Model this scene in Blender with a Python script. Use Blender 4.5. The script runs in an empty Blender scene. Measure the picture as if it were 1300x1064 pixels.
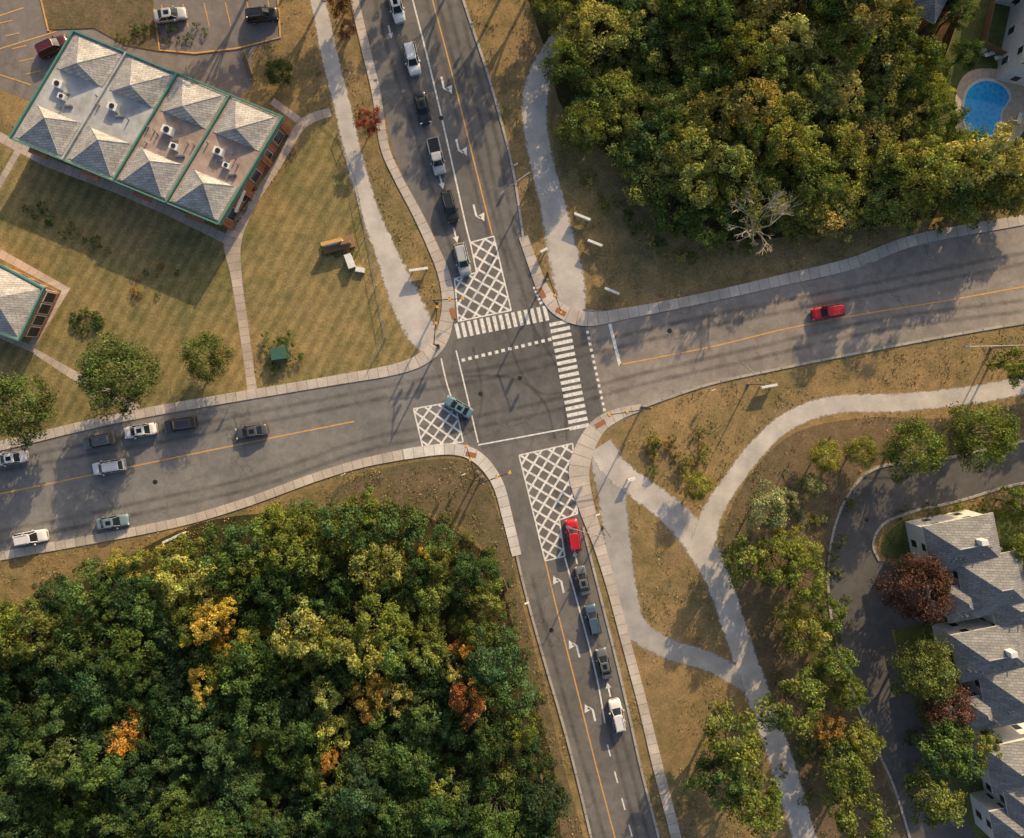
import bpy, math, random
import numpy as np
from mathutils import Vector
random.seed(7); rng=np.random.default_rng(7)
S=0.115; H=100.0
scene=bpy.context.scene
def P(x,y,h=0.0):
    k=(H-h)/H*S
    return ((x-650)*k,(487-y)*k,h)
# ---------------------------------------------------------------- materials
def newmat(name):
    m=bpy.data.materials.new(name); m.use_nodes=True
    nt=m.node_tree; b=nt.nodes['Principled BSDF']
    return m,nt,b
def N(nt,t,**kw):
    n=nt.nodes.new(t)
    for k,v in kw.items(): setattr(n,k,v)
    return n
def L(nt,a,b): nt.links.new(a,b)
def noise(nt,scale,detail=4,rough=.6,vec=None,dist=0):
    n=N(nt,'ShaderNodeTexNoise'); n.inputs['Scale'].default_value=scale; n.inputs['Detail'].default_value=detail
    n.inputs['Roughness'].default_value=rough; n.inputs['Distortion'].default_value=dist
    if vec is not None: L(nt,vec,n.inputs['Vector'])
    return n.outputs['Fac']
def ramp(nt,fac,stops):
    r=N(nt,'ShaderNodeValToRGB'); e=r.color_ramp.elements
    while len(e)<len(stops): e.new(.5)
    for i,(p,c) in enumerate(stops):
        e[i].position=p
        if not isinstance(c,tuple): c=(c,c,c)
        e[i].color=(*c,1)
    L(nt,fac,r.inputs['Fac']); return r.outputs['Color']
def mix(nt,fac,a,b,mode='MIX'):
    m=N(nt,'ShaderNodeMix',data_type='RGBA',blend_type=mode)
    for s,v in ((0,fac),(6,a),(7,b)):
        if isinstance(v,(int,float)): m.inputs[s].default_value=v
        elif isinstance(v,tuple): m.inputs[s].default_value=(*v,1)
        else: L(nt,v,m.inputs[s])
    return m.outputs[2]
def mth(nt,op,a,b=0.0):
    m=N(nt,'ShaderNodeMath',operation=op)
    for s,v in ((0,a),(1,b)):
        if isinstance(v,(int,float)): m.inputs[s].default_value=v
        else: L(nt,v,m.inputs[s])
    return m.outputs[0]
def bump(nt,b,h,strength=.5,dist=.1):
    n=N(nt,'ShaderNodeBump'); n.inputs['Strength'].default_value=strength; n.inputs['Distance'].default_value=dist
    L(nt,h,n.inputs['Height']); L(nt,n.outputs[0],b.inputs['Normal'])
def objco(nt): return N(nt,'ShaderNodeTexCoord').outputs['Object']

def asphalt(name,base,tint=(1,1,1),crack=1.0):
    m,nt,b=newmat(name); co=objco(nt)
    c0=tuple(base*t for t in tint)
    big=ramp(nt,noise(nt,.07,5,.6,co),[(.3,tuple(x*.78 for x in c0)),(.7,tuple(x*1.22 for x in c0))])
    med=ramp(nt,noise(nt,.6,6,.7,co,.5),[(.3,.76),(.7,1.2)])
    fine=ramp(nt,noise(nt,9,3,.7,co),[(.25,.74),(.75,1.28)])
    c=mix(nt,1.0,big,med,'MULTIPLY'); c=mix(nt,1.0,c,fine,'MULTIPLY')
    v=N(nt,'ShaderNodeTexVoronoi',feature='DISTANCE_TO_EDGE'); v.inputs['Scale'].default_value=.11
    nz=N(nt,'ShaderNodeTexNoise'); nz.inputs['Scale'].default_value=.5; nz.inputs['Detail'].default_value=6; L(nt,co,nz.inputs['Vector'])
    vm=N(nt,'ShaderNodeVectorMath',operation='MULTIPLY_ADD'); L(nt,nz.outputs['Color'],vm.inputs[0]); vm.inputs[1].default_value=(5,5,0); L(nt,co,vm.inputs[2])
    L(nt,vm.outputs[0],v.inputs['Vector'])
    lt=mth(nt,'LESS_THAN',v.outputs['Distance'],.007)
    msk=mth(nt,'GREATER_THAN',noise(nt,.06,2,.5,co),.54)
    f=mth(nt,'MULTIPLY',mth(nt,'MULTIPLY',lt,msk),.3*crack)
    c=mix(nt,f,c,(.03,.03,.032))
    L(nt,c,b.inputs['Base Color']); b.inputs['Roughness'].default_value=.88
    b.inputs['Specular IOR Level'].default_value=.3
    bump(nt,b,noise(nt,25,2,.6,co),.3,.02)
    return m
M_road_ns=asphalt('asphalt_north_south',.165,(1.04,.98,.93))
M_road_w=asphalt('asphalt_west',.215,(1.01,.98,.95))
M_road_e=asphalt('asphalt_east',.26,(1.10,.97,.86))
M_center=asphalt('asphalt_junction',.135,(1.01,.98,.96))
M_lot=asphalt('asphalt_lot',.20,(1.07,.96,.89))
M_drive=asphalt('asphalt_drive',.12,(1.03,.98,.95),.3)
def tracks():
    m,nt,b=newmat('tyre_worn_asphalt'); co=objco(nt)
    b.inputs['Base Color'].default_value=(.06,.057,.055,1); b.inputs['Roughness'].default_value=.8
    uv=N(nt,'ShaderNodeTexCoord').outputs['UV']; sx=N(nt,'ShaderNodeSeparateXYZ'); L(nt,uv,sx.inputs[0])
    d=mth(nt,'ABSOLUTE',mth(nt,'SUBTRACT',sx.outputs[1],.5))
    a=N(nt,'ShaderNodeMapRange'); a.inputs['From Min'].default_value=.5; a.inputs['From Max'].default_value=.1; a.inputs['To Max'].default_value=.34
    L(nt,d,a.inputs['Value']); L(nt,mth(nt,'MULTIPLY',a.outputs[0],ramp(nt,noise(nt,.35,5,.7,co),[(.35,.25),(.65,1.0)])),b.inputs['Alpha'])
    return m
M_track=tracks()

def concrete(name,base,tint=(1.0,.95,.88),joint=1.5):
    m,nt,b=newmat(name); co=objco(nt)
    c0=tuple(base*t for t in tint)
    c=ramp(nt,noise(nt,.25,5,.6,co),[(.3,tuple(x*.72 for x in c0)),(.7,tuple(x*1.12 for x in c0))])
    c=mix(nt,1.0,c,ramp(nt,noise(nt,6,3,.7,co),[(.3,.8),(.7,1.15)]),'MULTIPLY')
    uv=N(nt,'ShaderNodeTexCoord').outputs['UV']
    sx=N(nt,'ShaderNodeSeparateXYZ'); L(nt,uv,sx.inputs[0])
    fr=mth(nt,'FRACT',mth(nt,'DIVIDE',sx.outputs[0],joint))
    j=mth(nt,'LESS_THAN',fr,.06)
    fl=mth(nt,'FLOOR',mth(nt,'DIVIDE',sx.outputs[0],joint))
    wn=N(nt,'ShaderNodeTexWhiteNoise',noise_dimensions='1D'); L(nt,fl,wn.inputs['W'])
    slab=mth(nt,'ADD',mth(nt,'MULTIPLY',wn.outputs['Value'],.22),.86)
    cm=N(nt,'ShaderNodeCombineColor'); [L(nt,slab,cm.inputs[i]) for i in range(3)]
    c=mix(nt,1.0,c,cm.outputs[0],'MULTIPLY')
    c=mix(nt,mth(nt,'MULTIPLY',j,.55),c,(.08,.07,.06))
    L(nt,c,b.inputs['Base Color']); b.inputs['Roughness'].default_value=.85
    return m
M_conc=concrete('concrete_pavement',.56,(1.06,.94,.82))
M_conc_new=concrete('concrete_new',.70,(1,.96,.90))
M_walk=concrete('concrete_walkway',.50,(1.10,.92,.77),1.2)
M_kerb=concrete('kerb_concrete',.44,(1.02,.95,.86),3)

def gravel(name,base,tint,edge=True):
    m,nt,b=newmat(name); co=objco(nt)
    c0=tuple(base*t for t in tint)
    c=ramp(nt,noise(nt,.3,6,.65,co),[(.3,tuple(x*.75 for x in c0)),(.7,tuple(x*1.2 for x in c0))])
    c=mix(nt,1.0,c,ramp(nt,noise(nt,12,3,.75,co),[(.3,.75),(.7,1.2)]),'MULTIPLY')
    L(nt,c,b.inputs['Base Color']); b.inputs['Roughness'].default_value=.95
    bump(nt,b,noise(nt,14,3,.7,co),.5,.04)
    if edge:
        uv=N(nt,'ShaderNodeTexCoord').outputs['UV']
        sx=N(nt,'ShaderNodeSeparateXYZ'); L(nt,uv,sx.inputs[0])
        d=mth(nt,'ABSOLUTE',mth(nt,'SUBTRACT',sx.outputs[1],.5))
        n1=mth(nt,'MULTIPLY',mth(nt,'SUBTRACT',noise(nt,1.6,5,.7,co),.5),.42)
        t=mth(nt,'ADD',d,n1)
        a=N(nt,'ShaderNodeMapRange'); a.inputs['From Min'].default_value=.47; a.inputs['From Max'].default_value=.40
        L(nt,t,a.inputs['Value']); L(nt,a.outputs[0],b.inputs['Alpha'])
    return m
M_gravel=gravel('pale_gravel',.54,(1.04,.96,.88))
M_gravel2=gravel('grey_stonedust',.40,(1.01,.97,.93))

def grassmat(name,dry,green,soil,bias=0.0,mow=0.0,ang=0.5):
    m,nt,b=newmat(name); co=objco(nt)
    c=ramp(nt,noise(nt,.06,6,.62,co,.4),[(.38-bias,green),(.62-bias,dry)])
    c2=ramp(nt,noise(nt,.45,5,.7,co),[(.35,tuple(x*.62 for x in green)),(.68,tuple(min(1,x*1.25) for x in dry))])
    c=mix(nt,.45,c,c2)
    sm=ramp(nt,noise(nt,.16,7,.72,co,.6),[(.56,0.0),(.70,.85)])
    c=mix(nt,sm,c,soil)
    c=mix(nt,1.0,c,ramp(nt,noise(nt,3.2,5,.75,co),[(.3,.6),(.7,1.35)]),'MULTIPLY')
    c=mix(nt,1.0,c,ramp(nt,noise(nt,14,3,.8,co),[(.3,.7),(.7,1.3)]),'MULTIPLY')
    if mow>0:
        mp=N(nt,'ShaderNodeMapping'); mp.inputs['Rotation'].default_value=(0,0,ang); L(nt,co,mp.inputs['Vector'])
        w=N(nt,'ShaderNodeTexWave'); w.inputs['Scale'].default_value=.20; w.inputs['Distortion'].default_value=1.6; w.inputs['Detail'].default_value=4; w.inputs['Detail Scale'].default_value=.5
        L(nt,mp.outputs[0],w.inputs['Vector'])
        c=mix(nt,1.0,c,ramp(nt,w.outputs['Fac'],[(.2,1-mow),(.8,1+mow)]),'MULTIPLY')
    L(nt,c,b.inputs['Base Color']); b.inputs['Roughness'].default_value=1.0; b.inputs['Specular IOR Level'].default_value=.1
    bump(nt,b,noise(nt,5,5,.8,co),.6,.10)
    return m
M_ground=grassmat('dry_grass_ground',(.39,.26,.125),(.19,.165,.075),(.30,.20,.13),-.02)
M_lawn=grassmat('mown_lawn',(.37,.265,.12),(.165,.165,.068),(.27,.205,.11),-.05,.11,.5)
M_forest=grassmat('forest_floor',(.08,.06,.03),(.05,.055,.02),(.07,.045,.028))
M_scrub=grassmat('scrub_ground',(.23,.16,.10),(.13,.12,.06),(.22,.155,.115),-.03)
M_green=grassmat('green_lawn',(.17,.17,.065),(.09,.12,.035),(.16,.12,.06),-.1)
M_mulch=grassmat('mulch_bed',(.13,.08,.05),(.08,.06,.03),(.11,.07,.045))

def paintmark(name,col,wear=.5):
    m,nt,b=newmat(name); co=objco(nt)
    f=ramp(nt,noise(nt,2.2,6,.8,co),[(.44,0.0),(.72,wear)])
    c=mix(nt,f,col,(.18,.17,.16))
    L(nt,c,b.inputs['Base Color']); b.inputs['Roughness'].default_value=.7
    return m
M_white=paintmark('white_road_paint',(.87,.85,.81),.75)
M_yellow=paintmark('yellow_road_paint',(.76,.41,.10),.75)

def plain(name,col,rough=.6,metal=0,var=.12,sc=3):
    m,nt,b=newmat(name)
    if var:
        co=objco(nt)
        c=mix(nt,1.0,tuple(col),ramp(nt,noise(nt,sc,4,.6,co),[(.3,1-var),(.7,1+var)]),'MULTIPLY')
        L(nt,c,b.inputs['Base Color'])
    else: b.inputs['Base Color'].default_value=(*col,1)
    b.inputs['Roughness'].default_value=rough; b.inputs['Metallic'].default_value=metal
    return m
def shingles(name,base,tint):
    m,nt,b=newmat(name); co=objco(nt)
    c0=tuple(base*t for t in tint)
    br=N(nt,'ShaderNodeTexBrick'); br.inputs['Scale'].default_value=1.0
    br.inputs['Brick Width'].default_value=.9; br.inputs['Row Height'].default_value=.32; br.inputs['Mortar Size'].default_value=.03
    br.inputs['Color1'].default_value=(*[x*.82 for x in c0],1); br.inputs['Color2'].default_value=(*[x*1.15 for x in c0],1); br.inputs['Mortar'].default_value=(*[x*.5 for x in c0],1)
    L(nt,co,br.inputs['Vector'])
    c=mix(nt,1.0,br.outputs['Color'],ramp(nt,noise(nt,.7,5,.7,co),[(.3,.74),(.7,1.2)]),'MULTIPLY')
    c=mix(nt,1.0,c,ramp(nt,noise(nt,8,3,.7,co),[(.3,.82),(.7,1.15)]),'MULTIPLY')
    L(nt,c,b.inputs['Base Color']); b.inputs['Roughness'].default_value=.9
    bump(nt,b,br.outputs['Fac'],.3,.03)
    return m
M_sh_pale=shingles('pale_shingles',.46,(1.03,.99,.94))
M_sh_grey=shingles('grey_shingles',.235,(.98,1,1.02))
M_flat_grey=plain('grey_roof_membrane',(.42,.43,.43),.9,0,.28,.6)
M_flat_pink=plain('brown_roof_gravel',(.37,.285,.24),.95,0,.28,.8)
M_teal=plain('teal_trim',(.09,.25,.20),.55)
M_brick=shingles('orange_brick',.38,(1.35,.55,.30))
M_siding=plain('white_siding',(.72,.71,.68),.6)
M_whitep=plain('white_painted_metal',(.75,.75,.73),.45)
M_winglass=plain('window_glass',(.03,.04,.05),.08,0,0)
M_grey=plain('galvanised_steel',(.35,.35,.36),.4,.7)
M_dark=plain('black_plastic',(.02,.02,.02),.5,0,0)
M_wood=plain('weathered_wood',(.26,.16,.09),.85)
M_bark=plain('bark',(.10,.075,.055),.95,0,.3,4)
M_palebark=plain('pale_dead_bark',(.52,.43,.31),.9,0,.25,4)
M_boxgreen=plain('green_utility_paint',(.05,.13,.09),.5)
M_tactile=plain('tactile_plate',(.36,.14,.07),.7)
M_deck=plain('pool_deck_stone',(.52,.41,.31),.85,0,.2,2)
M_poolrim=plain('pool_coping',(.66,.63,.57),.6)
def watermat():
    m,nt,b=newmat('pool_water'); co=objco(nt)
    v=N(nt,'ShaderNodeTexVoronoi',feature='DISTANCE_TO_EDGE'); v.inputs['Scale'].default_value=1.3; L(nt,co,v.inputs['Vector'])
    c=ramp(nt,v.outputs['Distance'],[(.0,(.05,.48,.85)),(.2,(.02,.35,.78))])
    L(nt,c,b.inputs['Base Color']); b.inputs['Roughness'].default_value=.06
    bump(nt,b,noise(nt,3,3,.5,co),.15,.05); return m
M_water=watermat()
def paint():
    m,nt,b=newmat('car_paint'); oi=N(nt,'ShaderNodeObjectInfo')
    L(nt,oi.outputs['Color'],b.inputs['Base Color']); b.inputs['Roughness'].default_value=.32
    b.inputs['Coat Weight'].default_value=.6; b.inputs['Coat Roughness'].default_value=.08; b.inputs['Metallic'].default_value=.15
    return m
M_paint=paint()
M_carglass=plain('car_glass',(.012,.015,.018),.05,0,0)
M_tyre=plain('tyre_rubber',(.02,.02,.02),.85,0,0)
M_rim=plain('wheel_rim',(.5,.5,.52),.3,.8,0)
M_lampw=plain('headlamp_lens',(.75,.77,.8),.1,0,0)
M_lampr=plain('tail_lamp_lens',(.45,.02,.015),.2,0,0)
def leafmat(name='foliage',tr=.25):
    m,nt,b=newmat(name); oi=N(nt,'ShaderNodeObjectInfo')
    at=N(nt,'ShaderNodeAttribute'); at.attribute_name='Col'
    c=mix(nt,1.0,oi.outputs['Color'],at.outputs['Color'],'MULTIPLY')
    nt.nodes.remove(b)
    d=N(nt,'ShaderNodeBsdfDiffuse'); L(nt,c,d.inputs[0]); out=nt.nodes['Material Output'].inputs[0]
    if tr:
        t=N(nt,'ShaderNodeBsdfTranslucent'); mx=N(nt,'ShaderNodeMixShader'); mx.inputs[0].default_value=tr
        L(nt,mix(nt,1.0,c,(1.2,1.15,.5),'MULTIPLY'),t.inputs[0])
        L(nt,d.outputs[0],mx.inputs[1]); L(nt,t.outputs[0],mx.inputs[2]); L(nt,mx.outputs[0],out)
    else: L(nt,d.outputs[0],out)
    return m
M_leaf=leafmat(); M_tuft=leafmat('dry_grass_blades',0)

# ---------------------------------------------------------------- mesh helpers
def link(o): scene.collection.objects.link(o); return o
class MB:
    def __init__(s): s.v=[];s.f=[];s.m=[];s.mats=[];s.uv={}
    def mi(s,mat):
        if mat not in s.mats: s.mats.append(mat)
        return s.mats.index(mat)
    def face(s,pts,mat,uv=None):
        n=len(s.v); s.v+= [tuple(p) for p in pts]; s.f.append(tuple(range(n,n+len(pts)))); s.m.append(s.mi(mat))
        if uv: s.uv[len(s.f)-1]=uv
    def prism(s,pts,z0,z1,mat,side=None,top=True,bottom=False):
        a=sum(pts[i][0]*pts[(i+1)%len(pts)][1]-pts[(i+1)%len(pts)][0]*pts[i][1] for i in range(len(pts)))
        if a<0: pts=pts[::-1]
        side=side or mat
        if top: s.face([(p[0],p[1],z1) for p in pts],mat)
        if bottom: s.face([(p[0],p[1],z0) for p in pts[::-1]],mat)
        for i in range(len(pts)):
            p,q=pts[i],pts[(i+1)%len(pts)]
            s.face([(p[0],p[1],z0),(q[0],q[1],z0),(q[0],q[1],z1),(p[0],p[1],z1)],side)
    def box(s,c,size,mat,ang=0,taper=1.0):
        ca,sa=math.cos(ang),math.sin(ang); x,y,z=size[0]/2,size[1]/2,size[2]/2
        def R(a,b,d,k): a*=k;b*=k; return (c[0]+a*ca-b*sa,c[1]+a*sa+b*ca,c[2]+d)
        lo=[R(-x,-y,-z,1),R(x,-y,-z,1),R(x,y,-z,1),R(-x,y,-z,1)]; hi=[R(-x,-y,z,taper),R(x,-y,z,taper),R(x,y,z,taper),R(-x,y,z,taper)]
        s.face(lo[::-1],mat); s.face(hi,mat)
        for i in range(4):
            j=(i+1)%4; s.face([lo[i],lo[j],hi[j],hi[i]],mat)
    def tube(s,a,b,r0,r1,mat,n=8,cap=True):
        a=Vector(a);b=Vector(b); d=(b-a).normalized(); u=d.orthogonal().normalized(); w=d.cross(u)
        A=[a+(u*math.cos(t)+w*math.sin(t))*r0 for t in [2*math.pi*i/n for i in range(n)]]
        B=[b+(u*math.cos(t)+w*math.sin(t))*r1 for t in [2*math.pi*i/n for i in range(n)]]
        for i in range(n):
            j=(i+1)%n; s.face([A[i],A[j],B[j],B[i]],mat)
        if cap: s.face(A[::-1],mat); s.face(B,mat)
    def obj(s,name,parent=None,smooth=False,mesh_only=False):
        me=bpy.data.meshes.new(name); me.from_pydata(s.v,[],s.f)
        for m in s.mats: me.materials.append(m)
        me.polygons.foreach_set('material_index',s.m)
        if s.uv:
            l=me.uv_layers.new(name='UVMap')
            for fi,uv in s.uv.items():
                for li,c in zip(me.polygons[fi].loop_indices,uv): l.data[li].uv=c
        if smooth: me.polygons.foreach_set('use_smooth',[True]*len(me.polygons))
        me.update()
        if mesh_only: return me
        o=link(bpy.data.objects.new(name,me))
        if parent: o.parent=parent
        return o
def empty(name,loc=(0,0,0)):
    o=bpy.data.objects.new(name,None); o.empty_display_size=.5; o.location=loc; return link(o)
def cr(pts,n=8,closed=False):
    out=[]; m=len(pts); dim=len(pts[0])
    rngi=range(m if closed else m-1)
    for i in rngi:
        if closed: p=[pts[(i+k-1)%m] for k in range(4)]
        else: p=[pts[max(0,min(m-1,i+k-1))] for k in range(4)]
        for j in range(n):
            t=j/n
            out.append(tuple(.5*((2*p[1][d])+(-p[0][d]+p[2][d])*t+(2*p[0][d]-5*p[1][d]+4*p[2][d]-p[3][d])*t*t+(-p[0][d]+3*p[1][d]-3*p[2][d]+p[3][d])*t**3) for d in range(dim)))
    if not closed: out.append(tuple(pts[-1]))
    return out
EXCL=[]
def poly(name,pts,z,mat,thick=0,smooth=False,excl=False,n=6):
    if smooth: pts=cr(pts,n,True)
    if excl: EXCL.append(pts)
    W=[P(x,y)[:2] for x,y in pts]
    a=sum(W[i][0]*W[(i+1)%len(W)][1]-W[(i+1)%len(W)][0]*W[i][1] for i in range(len(W)))
    if a<0: W=W[::-1]
    mb=MB()
    if thick: mb.prism(W,0,thick,mat)
    else: mb.face([(x,y,z) for x,y in W],mat)
    return mb.obj(name)
def ribbon(name,pts,w,z,mat,thick=0,smooth=True,excl=True,jit=0,n=8):
    pts=[(p[0],p[1],p[2] if len(p)>2 else w) for p in pts]
    c=cr(pts,n) if smooth else pts
    Lf=[];Rt=[];u=[0]
    for i,p in enumerate(c):
        a=c[max(0,i-1)]; b=c[min(len(c)-1,i+1)]
        dx,dy=b[0]-a[0],b[1]-a[1]; l=math.hypot(dx,dy) or 1; nx,ny=-dy/l,dx/l
        h=p[2]/2; h1=h*(1+random.uniform(-jit,jit)); h2=h*(1+random.uniform(-jit,jit))
        Lf.append((p[0]+nx*h1,p[1]+ny*h1)); Rt.append((p[0]-nx*h2,p[1]-ny*h2))
        if i: u.append(u[-1]+math.hypot(p[0]-c[i-1][0],p[1]-c[i-1][1])*S)
    if excl: EXCL.append(Lf+Rt[::-1])
    mb=MB(); zt=thick if thick else z
    for i in range(len(c)-1):
        a,b,d,e=[P(*q)[:2] for q in (Lf[i],Lf[i+1],Rt[i+1],Rt[i])]
        mb.face([(*a,zt),(*b,zt),(*d,zt),(*e,zt)],mat,[(u[i],1),(u[i+1],1),(u[i+1],0),(u[i],0)])
        if thick:
            mb.face([(*a,0),(*b,0),(*b,zt),(*a,zt)],mat); mb.face([(*d,0),(*e,0),(*e,zt),(*d,zt)],mat)
    return mb.obj(name)

# ---------------------------------------------------------------- ground
mb=MB(); mb.face([(-900,-900,0),(900,-900,0),(900,900,0),(-900,900,0)],M_ground); mb.obj('ground')
poly('lawn',[(-80,180),(0,185),(280,300),(300,330),(322,500),(150,530),(-80,575)],.004,M_lawn)
poly('lawn',[(300,300),(420,140),(440,230),(480,330),(535,452),(470,470),(330,492)],.004,M_lawn)
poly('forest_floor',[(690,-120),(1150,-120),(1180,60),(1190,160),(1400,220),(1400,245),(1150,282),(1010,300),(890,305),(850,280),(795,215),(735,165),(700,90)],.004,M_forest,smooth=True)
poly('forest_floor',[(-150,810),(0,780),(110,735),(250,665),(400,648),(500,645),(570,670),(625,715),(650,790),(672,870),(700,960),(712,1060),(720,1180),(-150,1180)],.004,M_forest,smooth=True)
poly('scrub',[(500,592),(575,582),(612,600),(632,650),(650,715),(680,830),(715,970),(745,1100),(690,1100),(660,850),(620,710),(560,655),(430,635),(440,612)],.003,M_scrub,smooth=True)
poly('scrub',[(930,640),(1000,555),(1100,530),(1210,530),(1400,495),(1400,540),(1200,580),(1115,590),(1080,620),(1052,700),(1052,780),(1075,860),(1130,1000),(1160,1100),(1040,1100),(1000,960),(950,830),(915,740)],.003,M_scrub,smooth=True)
poly('garden_lawn',[(1160,-60),(1400,-60),(1400,215),(1190,160)],.006,M_green)
poly('garden_lawn',[(1150,700),(1400,600),(1400,1120),(1200,1120),(1160,930),(1135,800)],.004,M_green)
# ---------------------------------------------------------------- roads
poly('road',[(740,392),(800,398),(900,378),(1000,355),(1080,337),(1165,305),(1300,280),(1460,250),(1460,386),(1300,410),(1200,427),(1100,446),(1000,466),(900,488),(830,513),(770,545),(700,540)],.012,M_road_e,excl=True)
poly('road',[(-160,600),(0,568),(100,545),(200,524),(400,491),(500,473),(560,440),(640,440),(640,590),(605,582),(570,571),(515,576),(460,588),(400,607),(300,643),(200,669),(0,706),(-160,736)],.016,M_road_w,excl=True)
poly('road',[(432,-90),(456,0),(470,60),(486,130),(498,190),(513,228),(532,262),(552,300),(568,345),(574,385),(568,430),(545,455),(600,575),(630,610),(645,660),(656,705),(668,755),(690,835),(712,910),(729,973),(752,1070),(775,1180),
  (866,1180),(838,1070),(813,973),(797,900),(778,820),(758,740),(742,680),(733,620),(738,575),(768,535),(745,404),(712,393),(694,372),(680,340),(666,295),(650,210),(621,100),(588,0),(562,-90)],.020,M_road_ns,excl=True)
poly('road',[(575,432),(700,404),(742,412),(764,525),(735,545),(612,570),(590,540),(572,470)],.024,M_center)
poly('driveway_road',[(1460,535),(1300,560),(1200,582),(1120,590),(1085,615),(1062,660),(1051,720),(1056,790),(1075,860),(1105,935),(1135,1000),(1165,1100),(1255,1100),(1215,1010),(1180,950),(1160,890),(1142,840),(1132,800),(1200,785),(1200,735),(1150,748),(1150,720),(1118,712),(1108,690),(1122,664),(1160,648),(1220,634),(1300,612),(1460,585)],.012,M_drive,excl=True)
poly('verge',[(1118,692),(1136,668),(1160,660),(1178,690),(1150,706),(1125,708)],.016,M_green,smooth=True)
poly('car_park',[(-120,-90),(352,-90),(352,0),(360,50),(322,62),(318,112),(300,128),(230,104),(100,40),(42,130),(0,112),(-120,60)],.012,M_lot,excl=True)
poly('planting_bed',[(45,-60),(52,-2),(62,38),(120,36),(160,58),(205,66),(196,18),(192,-60)],.10,M_scrub,thick=.10)
TR=[[(470,-60),(488,20),(508,90),(528,150),(548,215),(568,280),(586,330)],[(536,-60),(556,30),(578,110),(600,200),(640,345)],[(562,-60),(590,60),(622,170),(645,290),(668,360),(690,440)],
    [(712,600),(722,680),(742,770),(765,870),(790,960),(820,1080)],[(668,730),(692,820),(716,910),(740,990),(765,1080)],
    [(-100,610),(60,580),(200,555),(380,520),(530,490),(650,468),(760,440),(900,408),(1080,372),(1300,328),(1420,305)],[(-100,700),(60,670),(200,640),(330,610),(460,566),(560,545),(700,515),(800,485),(960,448),(1120,412),(1300,388),(1420,368)]]
for i,t in enumerate(TR):
    for j,off in enumerate((-7,7)):
        k=1 if i<5 else 0
        ribbon('tyre_track',[(x+off*k,y+off*(1-k)) for x,y in t],8,.0265+.0002*i+.0001*j,M_track,excl=False)
for i,t in enumerate([[(600,440),(612,500),(600,545),(560,560)],[(640,410),(660,470),(690,500),(740,490)],[(705,560),(690,510),(650,480),(580,478)],[(720,560),(712,480),(680,420),(660,380)]]):
    ribbon('tyre_track',t,5,.0282+.0002*i,M_track,excl=False)
# pavements
ribbon('pavement',[(430,-90),(450,0),(464,60),(478,120),(488,185),(505,225),(528,268,12),(548,310,13),(564,350,15),(569,388,16),(562,425,18),(545,449,17),(505,468,14),(400,487,12),(200,521,12),(100,542,12),(0,566,12),(-160,600,12)],11,0,M_conc,thick=.12)
ribbon('pavement',[(664,300,12),(677,336,13),(690,368,15),(710,393,18),(745,405,18),(800,397,14),(900,377,13),(1000,354,14),(1080,335,15),(1165,304,14),(1300,279,13),(1460,248,13)],13,0,M_conc,thick=.12)
ribbon('pavement',[(815,517,8),(785,526,15),(760,541,20),(743,568,24),(735,602,26),(745,645,20),(760,690,15),(776,745,12),(796,820,12),(816,895,12),(835,973,13),(860,1070,13),(885,1180,13)],13,0,M_conc,thick=.12)
ribbon('pavement',[(-160,738),(0,706),(200,669),(300,642),(400,606),(460,588),(512,577,13)],11,0,M_conc,thick=.12)
ribbon('pavement',[(512,577,13),(570,570,14),(605,580,15),(631,612,14),(645,660,13),(656,705,12)],11,0,M_conc_new,thick=.124)
for k in ([(562,-90),(588,0),(621,100),(650,210),(664,300)],[(815,517),(900,488),(1000,466),(1100,446),(1200,427),(1300,410),(1460,386)],
          [(656,705),(668,755),(690,835),(712,910),(729,973),(752,1070),(775,1180)],[(740,668),(758,740),(778,820),(797,900),(813,973),(838,1070),(866,1180)],
          [(1460,535),(1300,560),(1200,582),(1120,592),(1085,616),(1062,660),(1051,720),(1056,790),(1075,860),(1105,935),(1135,1000),(1165,1100)],
          [(1460,588),(1300,613),(1220,635),(1160,649),(1122,665),(1108,690),(1116,712)]):
    ribbon('kerb',k,3.0,0,M_kerb,thick=.13)
ribbon('kerb',[(196,12),(203,64),(247,68),(300,62),(356,48),(349,-60)],2,0,M_yellow,thick=.13,smooth=False)
ribbon('kerb',[(44,-60),(52,-2),(62,40)],2.0,0,M_yellow,thick=.13,smooth=False)
# walkways
ribbon('walkway',[(-60,150),(0,174),(60,206),(150,240),(215,268),(288,304)],12,.010,M_walk,smooth=False)
ribbon('walkway',[(420,142,11),(384,158,12),(352,210,10),(318,262,12),(296,304,22),(300,350,14),(310,420,12),(321,500,12)],12,.0145,M_walk)
ribbon('walkway',[(345,128),(384,156)],9,.0185,M_walk,smooth=False)
ribbon('walkway',[(-60,300),(0,322),(84,368),(38,442),(90,474),(175,520)],11,.010,M_walk,smooth=False)
ribbon('walkway',[(25,188),(0,232),(-30,280)],8,.0145,M_walk,smooth=False)
ribbon('walkway',[(38,442),(0,425),(-60,400)],8,.0145,M_walk,smooth=False)
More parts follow.
